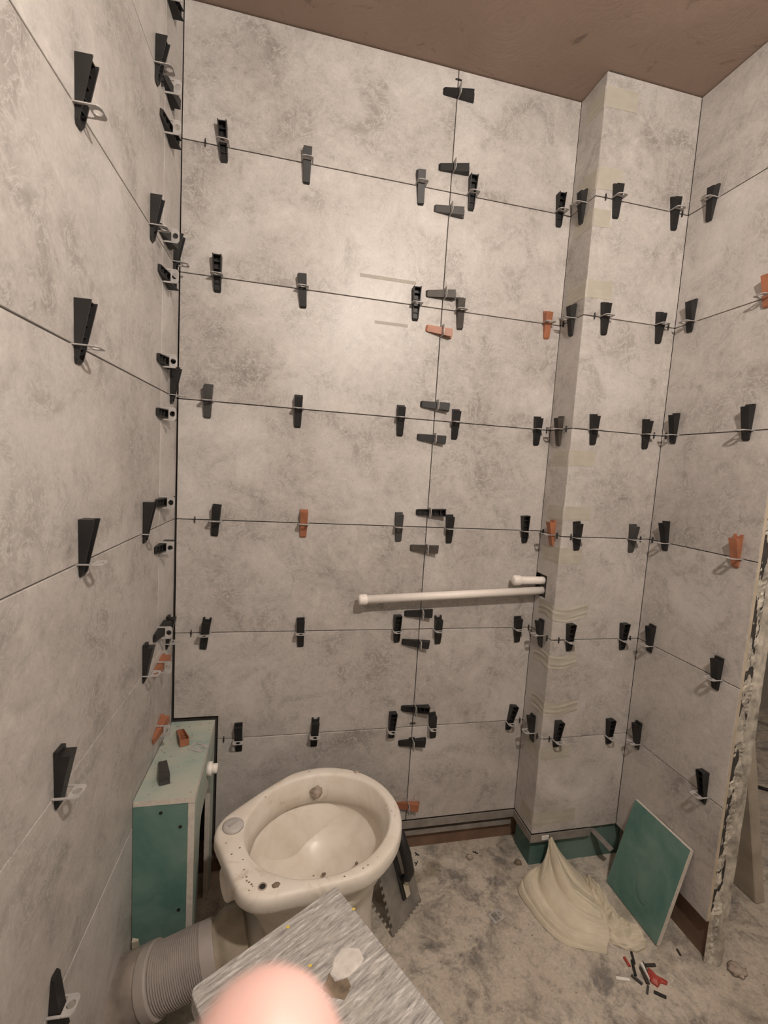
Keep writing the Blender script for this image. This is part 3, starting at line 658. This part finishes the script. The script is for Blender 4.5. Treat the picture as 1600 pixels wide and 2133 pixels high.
# ------------------------------------------------------------------ notched trowel leaning by the toilet
b1 = Vector((.577, -.242, .0)); b2 = Vector((.677, -.158, .0)); wv = (b2-b1).normalized(); n0 = Vector((-wv.y, wv.x, 0)); ph = math.radians(66)
ev = n0*math.cos(ph)+Vector((0, 0, 1))*math.sin(ph); nv = wv.cross(ev)
if nv.y > 0: nv = -nv
tr = empty('notched_trowel', b1, (0, 0, 0), 'notched steel plastering trowel with black handle leaning beside the toilet', 'trowel')
Wd, Ln = (b2-b1).length, .27; poly = []
k = 0; step = .008
u = 0; poly.append((0, .005))
x = .005
while x < Wd-.004:      # lower edge teeth
    poly += [(x-.001, .0), (x+.0045, .0), (x+.0045, .0055), (x+step+.0005, .0055)]; x += .0135
poly.append((Wd, .002)); poly.append((Wd, Ln)); poly.append((0, Ln)); y = Ln-.012
while y > .014:
    poly += [(0, y), (.0075, y), (.0075, y-.009), (0, y-.009)]; y -= .0175
T3 = lambda u, v, q: tuple(wv*u+ev*v+nv*q)
MB().prism(poly, T3, 0, .0012).build('blade', 'trowel_steel', tr)
def tbox(name, mat, u0, u1, v0, v1, q0, q1, bev=.003):
    return MB().hexa([T3(u0, v0, q0), T3(u1, v0, q0), T3(u1, v1, q0), T3(u0, v1, q0), T3(u0, v0, q1), T3(u1, v0, q1), T3(u1, v1, q1), T3(u0, v1, q1)]).build(name, mat, tr, bevel=bev)
cu = Wd*.58
tbox('tang', 'black_rubber', cu-.012, cu+.004, .045, .235, .0012, .007, .001)
tbox('tang_tip', 'handle_beige', cu-.004, cu+.014, .047, .082, .007, .012)
hd = MB().tube([T3(cu, .095, .010), T3(cu, .100, .028), T3(cu, .115, .040), T3(cu, .16, .043), T3(cu, .21, .040), T3(cu, .225, .028), T3(cu, .23, .010)], [.008, .011, .0135, .0145, .0135, .011, .008], 14).build('handle', 'black_rubber', tr, True)

# ------------------------------------------------------------------ green plasterboard offcut leaning on the right wall
q0, q1, q2, q3 = Vector((1.2386, -.1846, .0005)), Vector((1.2404, -.3698, .0005)), Vector((1.307, -.3690, .2545)), Vector((1.307, -.1817, .2500))
nb = (q1-q0).cross(q3-q0).normalized(); nb = nb if nb.x > 0 else -nb; th_ = nb*.0120
bo = empty('plasterboard_offcut', (q0+q1)/2, (0, 0, 0), 'green plasterboard offcut with pencil curve leaning against right wall', 'board')
bc = (q0+q1)/2; Q = [q-bc for q in (q0, q1, q2, q3)]; lift = Vector((0, 0, 0))
gm = MB(); F = [tuple(q) for q in Q]; Bk = [tuple(q+th_+Vector((0, 0, .0))) for q in Q]
gm.add(F+Bk, [(0, 1, 2, 3)], 0); gm.add(F+Bk, [(4, 5, 6, 7), (0, 1, 5, 4), (1, 2, 6, 5), (2, 3, 7, 6), (3, 0, 4, 7)], 1)
pb = gm.build('board', ['green_board', 'gypsum'], bo)
zmin = min(v.co.z for v in pb.data.vertices); bo.location.z -= zmin+ (bc.z-bc.z)
ex = (Q[1]-Q[0]); ey = (Q[3]-Q[0])
def onb(u, v): return tuple(Q[0]+ex*u+ey*v-nb*.0004)
MB().tube([onb(.62+.20*math.cos(a/10), .48+.30*math.sin(a/10)) for a in range(2, 52, 3)], .0007, 6).build('pencil_mark', 'black_rubber', bo)

# ------------------------------------------------------------------ cream rag
def cr(P, t):
    n_ = len(P)-1; x = min(max(t, 0), .99999)*n_; i = int(x); f = x-i
    a, b_, c, d = P[max(i-1, 0)], P[i], P[i+1], P[min(i+2, n_)]
    return .5*((2*b_)+(c-a)*f+(2*a-5*b_+4*c-d)*f*f+(3*b_-a-3*c+d)*f**3)
V_ = Vector
PK = V_((1.082, -.128, .112))
CUR = [[PK+V_((.004, 0, -.002)), V_((1.115, -.135, .066)), V_((1.145, -.155, .036)), V_((1.170, -.175, .018)), V_((1.178, -.195, .014))],
 [PK, V_((1.092, -.150, .082)), V_((1.114, -.185, .046)), V_((1.142, -.225, .030)), V_((1.168, -.250, .022))],
 [PK, V_((1.074, -.152, .085)), V_((1.078, -.205, .054)), V_((1.105, -.255, .038)), V_((1.150, -.290, .026))],
 [PK+V_((-.007, 0, -.006)), V_((1.060, -.150, .060)), V_((1.044, -.205, .042)), V_((1.068, -.280, .034)), V_((1.135, -.320, .026))],
 [PK+V_((-.014, -.004, -.066)), V_((1.032, -.150, .040)), V_((1.006, -.205, .036)), V_((1.030, -.300, .028)), V_((1.120, -.345, .022))],
 [PK+V_((-.026, -.006, -.086)), V_((.992, -.152, .028)), V_((.975, -.210, .022)), V_((1.008, -.310, .018)), V_((1.105, -.358, .016))],
 [PK+V_((-.030, -.006, -.108)), V_((.970, -.158, .004)), V_((.963, -.215, .002)), V_((.998, -.318, .001)), V_((1.098, -.366, .001))]]
nu, nv_ = 170, 90; rows = []
for i in range(nu+1):
    a = i/nu; row = []
    for j in range(nv_+1):
        t = j/nv_; cp = [cr(c, t) for c in CUR]; p = cr(cp, a)
        env = math.sin(math.pi*min(1, .12+t*.9))*math.sin(math.pi*min(1, max(0, a*1.02)))
        ph_ = a*27+1.6*math.sin(t*3.1)+1.8*noise.noise(V_((a*3, t*2.2, 2)))
        f = 2.6*(abs(math.sin(ph_/2))**.55-.62); f2 = math.sin(a*70+3*noise.noise(V_((a*6, t*4, 5))))*max(0, noise.noise(V_((a*4, t*3, 11))))
        g = noise.noise(V_((a*9, t*6, 7)))
        p = p+V_((.1, -.25, 1)).normalized()*(env*(.0105*f+.005*g+.006*f2))+V_((.0, .0, .0015*noise.noise(V_((a*30, t*24, 3)))))
        if p.z < .0012: p.z = .0012
        row.append(p)
    rows.append(row)
rg = MB(); rg.loft(rows, False, False, False)
SPN = [V_((1.172, -.172, 0)), V_((1.166, -.215, 0)), V_((1.158, -.265, 0)), V_((1.158, -.310, 0)), V_((1.185, -.338, 0)), V_((1.222, -.346, 0))]
HWD = [.012, .024, .036, .044, .036, .026]; HGT = [.022, .036, .030, .028, .028, .034]
rows = []; n1, n2 = 130, 70
for i in range(n1+1):
    t = i/n1; c = cr(SPN, t); dt = (cr(SPN, min(1, t+.01))-cr(SPN, max(0, t-.01))).normalized(); sd = V_((-dt.y, dt.x, 0))
    x = t*(len(HWD)-1); k = min(int(x), len(HWD)-2); ff = x-k; hw = HWD[k]*(1-ff)+HWD[k+1]*ff; hh = HGT[k]*(1-ff)+HGT[k+1]*ff
    endk = min(1, t*14, (1-t)*9); endk = math.sqrt(max(0, 1-(1-endk)**2)); row = []
    for j in range(n2+1):
        a = math.pi*j/n2; q = V_((t*6, j/n2*5, 4))
        wr2 = .34*(1-2*abs(math.sin(j/n2*9+2.5*noise.noise(V_((t*4, j/n2*2, 1)))+t*5))**.7)*math.sin(a)+.42*noise.noise(q*1.5)+.22*noise.noise(q*3.5)
        r_ = 1+wr2
        p = c+sd*math.cos(a)*hw*(1+.25*wr2)*endk+V_((0, 0, 1))*max(0, math.sin(a))*hh*r_*endk
        p.z = max(p.z, .0010); row.append(p)
    rows.append(row)
rg.loft(rows, False, False, False)
rag = rg.build('rag', 'rag', None, True); c0 = V_((1.08, -.24, 0))
for v in rag.data.vertices: v.co -= c0
rag.location = c0
sm = rag.modifiers.new('thick', 'SOLIDIFY'); sm.thickness = .0015; sm.offset = -1
tag(rag, 'crumpled cream cotton rag heaped on floor below the pilaster', 'cloth')

# ------------------------------------------------------------------ small litter on the floor
def bar(a, b_, wdt, h, mat, label, cat='plastic bit', group='plastic bits heaped on the floor', lift=0.0, taper=1.0, name='plastic_offcut'):
    a, b_ = Vector((*a, 0)), Vector((*b_, 0)); c = (a+b_)/2; d = (b_-a)/2; s = Vector((-d.y, d.x, 0)).normalized()*wdt/2
    m_ = MB(); e1, e2 = -d, d
    m_.hexa([tuple(e1-s), tuple(e1+s), tuple(e2+s*taper), tuple(e2-s*taper)]+[tuple(Vector(p)+Vector((0, 0, h))) for p in (e1-s*.8, e1+s*.8, e2+s*.8*taper, e2-s*.8*taper)])
    o = m_.build(name, mat, None, False, (c.x, c.y, .0003+lift), .0006); tag(o, label, cat, group); return o
bar((1.1367,-.3798),(1.1347,-.4018),.007,.004,'red','small red plastic sliver at the rag end of the heap')
bar((1.1636,-.3727),(1.1508,-.3989),.006,.005,'black','black plastic stick nearest the rag', taper=.8)
bar((1.1494,-.3909),(1.1327,-.4230),.006,.005,'black','black plastic stick beside the red sliver', lift=.001)
bar((1.1237,-.4194),(1.1355,-.4411),.006,.005,'charcoal','dark stick lying next to the flat white strip')
bar((1.0825,-.4178),(1.1132,-.4271),.007,.003,'white','flat white plastic strip lying apart left of the heap')
bar((1.1640,-.4045),(1.1550,-.4400),.007,.006,'white','white tapered plastic piece on top of the heap', lift=.006, taper=.35)
bar((1.1600,-.4080),(1.1500,-.4430),.009,.005,'umber','dark brown stick under the white tapered piece')
bar((1.1756,-.4062),(1.2009,-.4094),.007,.005,'umber','brown-black stick at the far right of the heap')
bar((1.1730,-.4000),(1.1660,-.4180),.007,.006,'umber','short brown-black stub behind the white piece')
bar((1.1503,-.4597),(1.1703,-.4749),.006,.005,'black','black plastic stick nearest the photographer')
bar((1.1469,-.4461),(1.1313,-.4605),.005,.004,'charcoal','grey plastic stick below the white tapered piece')
bar((1.2886,-.3848),(1.2845,-.4005),.006,.003,'umber','lone brown chip on floor by the broken wall end', group='chips on the floor')
rb = MB(); pts = [(1.163,-.424),(1.176,-.412),(1.181,-.428),(1.191,-.438),(1.2015,-.447),(1.194,-.452),(1.182,-.446),(1.168,-.453),(1.160,-.441)]
cxy = (1.177, -.435)
rb.loft([[(x-cxy[0], y-cxy[1], .0) for x, y in pts], [((x-cxy[0])*.95, (y-cxy[1])*.95, .004+.004*noise.noise(V_((x*90, y*90, 0)))) for x, y in pts], [((x-cxy[0])*.55, (y-cxy[1])*.55, .008+.006*noise.noise(V_((x*190, y*190, 3)))) for x, y in pts]], True, True)
tag(rb.build('plastic_wrapper', 'red', None, False, (cxy[0], cxy[1], .0004)), 'crumpled red plastic piece in the heap on the floor', 'plastic bit', 'plastic bits heaped on the floor')
TM = MB().box(-.0085, .0085, -.0009, .0009, 0, .003).box(-.0009, .0009, .0009, .007, 0, .003).mesh('spacer', ['spacer'])
for (x, y, r_, lb) in ((.7096, -.0084, 2.2, 'loose black spacer on floor by the trowel, nearer the wall'), (.6990, -.0407, .9, 'loose black spacer on floor by the trowel, farther from wall'), (.8919, -.0294, -.6, 'loose black spacer alone on floor below the back wall')):
    o = link('tile_spacer', TM); o.location = (x, y, .0003); o.rotation_euler = (0, 0, r_); tag(o, lb, 'tile spacer', 'spacers on the floor')
o = link('strap_clip', CLIP); o.location = (.8537, -.235, .0012); o.rotation_euler = (0, 0, 1.9); tag(o, 'grey strap clip lying flat on the middle of the floor', 'tile clip')
blob('mortar_lump', 'mortar', None, (.866, -.045, .004), .010, .6, 2.2); tag(bpy.data.objects['mortar_lump'], 'grey mortar lump on the floor near the back wall', 'rubble')
o = blob('mortar_lump', 'mortar_brown', None, (1.008, -.085, .004), .010, .6, 4.2); tag(o, 'brown mortar lump at the foot of the pilaster', 'rubble')
cm = MB(); rng = random.Random(9)
for i in range(900):
    x, y = rng.uniform(.60, 1.95), rng.uniform(-.75, .01)
    if x > XR-.01 and y > -.12: continue
    if x > 1.30 and x < 1.40 and y > -.44: continue
    if .95 < x < 1.24 and -.38 < y < -.10: continue
    s = rng.choice([.0007, .001, .0013, .0018, .003])*rng.uniform(.7, 1.3); h = s*.7; a = rng.uniform(0, 6)
    c, q = math.cos(a)*s, math.sin(a)*s
    cm.hexa([(x-c, y-q, 0), (x+q, y-c, 0), (x+c, y+q, 0), (x-q*.6, y+c, 0), (x-c*.6, y-q*.5, h), (x+q*.5, y-c*.6, h*.8), (x+c*.5, y+q*.7, h), (x-q*.4, y+c*.5, h*1.2)])
tag(cm.build('floor_grit', 'mortar'), 'fine mortar grit scattered over the concrete floor', 'grit', None, 'stuff')

# ------------------------------------------------------------------ beyond the doorway
pk = MB(); y0, y1 = -.315, -.21; dx, dz = -.243, 1.0; L = 1.04; tk = .034
pk.hexa([(1.628, y0, 0), (1.628+tk, y0, 0), (1.628+tk, y1, 0), (1.628, y1, 0), (1.628+dx*L, y0, dz*L), (1.628+tk+dx*L, y0, dz*L), (1.628+tk+dx*L, y1, dz*L), (1.628+dx*L, y1, dz*L)])
for i, (x, y, z) in enumerate(pk.v): pk.v[i] = (x-1.63, y+.26, z)
o = pk.build('plank', 'plank_wood', None, False, (1.63, -.26, 0), .003); tag(o, 'dusty wooden plank leaning in the doorway behind the wall', 'plank')
o = MB().box(-.03, .03, -.02, .02, 0, .16).build('wood_block', 'plank_wood', None, False, (1.495, -.27, 0), .003); tag(o, 'short yellowish wood block standing behind the broken wall end', 'wood block')
o = MB().tube([(0, 0, 0), (.24, -.20, 0)], .006, 10).build('steel_rod', 'black_rubber', None, True, (2.10, .135, .0065)); tag(o, 'thin dark rod on the corridor floor', 'rod')
blob('plaster_rubble', 'mortar', None, (1.395, -.455, .006), .020, .4, 7.7); tag(bpy.data.objects['plaster_rubble'], 'low heap of plaster rubble at the broken wall end', 'rubble')

# ------------------------------------------------------------------ photographer's hand: blurred fingertip at the lower lens edge
hp = CAM+CX*0.0
def C3(x, y, z): return CAM+CX*x+CU*y+CF*z      # metres right / up / forward of the lens
hm = MB(); ctr_h = C3(-.03, -.43, -.26)
def capsule(pts, rad, n=18):                 # rounded tapering limb through the joints
    P = [C3(*p)-ctr_h for p in pts]; Q = catmull(P, 8); R_ = []
    for k in range(len(Q)):
        x = k/8; a = min(int(x), len(rad)-2); R_.append(rad[a]+(rad[a+1]-rad[a])*(x-a))
    d0 = (Q[0]-Q[1]).normalized(); d1_ = (Q[-1]-Q[-2]).normalized(); pre = []; post = []; rp = []; rq = []
    for k in range(1, 6):
        t = math.pi/2*k/5.2
        pre.insert(0, Q[0]+d0*R_[0]*math.sin(t)); rp.insert(0, R_[0]*math.cos(t)); post.append(Q[-1]+d1_*R_[-1]*math.sin(t)); rq.append(R_[-1]*math.cos(t))
    hm.tube(pre+Q+post, rp+R_+rq, n)
capsule([(-.020, -.43, -.26), (-.025, -.35, -.17), (-.032, -.27, -.095), (-.040, -.215, -.052)], [.046, .042, .032, .025])      # forearm to wrist
for dx_, r_ in ((.012, .0145), (.026, .0125), (-.004, .0150), (-.018, .0145), (-.028, .0130)):                                     # palm
    capsule([(-.040+dx_*.35, -.212, -.052), (-.043+dx_*.9, -.170, -.028), (-.043+dx_, -.128, -.002)], [.018, r_+.002, r_*.82])
capsule([(-.0155, -.128, .0), (-.0148, -.098, .022), (-.0132, -.0775, .0395), (-.0122, -.0578, .0470)], [.0112, .0102, .0095, .0088])  # index finger, its tip before the lens
for x, ln in ((-.034, 1.0), (-.0525, .94), (-.069, .78)):                                                                          # three curled fingers
    capsule([(x, -.128, .0), (x, -.117, .038*ln), (x, -.142, .050*ln), (x, -.160, .034*ln)], [.0108, .0098, .0090, .0080])
capsule([(-.020, -.185, -.030), (.006, -.160, -.006), (.016, -.134, .012), (.014, -.112, .022)], [.0150, .0125, .0108, .0090])        # thumb from the side of the palm
ho = hm.build('hand', 'skin', None, True, ctr_h)
rm_ = ho.modifiers.new('one_surface', 'REMESH'); rm_.mode = 'VOXEL'; rm_.voxel_size = .0018; rm_.use_smooth_shade = True
sm_ = ho.modifiers.new('soften', 'SMOOTH'); sm_.iterations = 6; sm_.factor = .5
tag(ho, 'blurred pink fingertip of the photographer at the lower picture edge', 'hand')
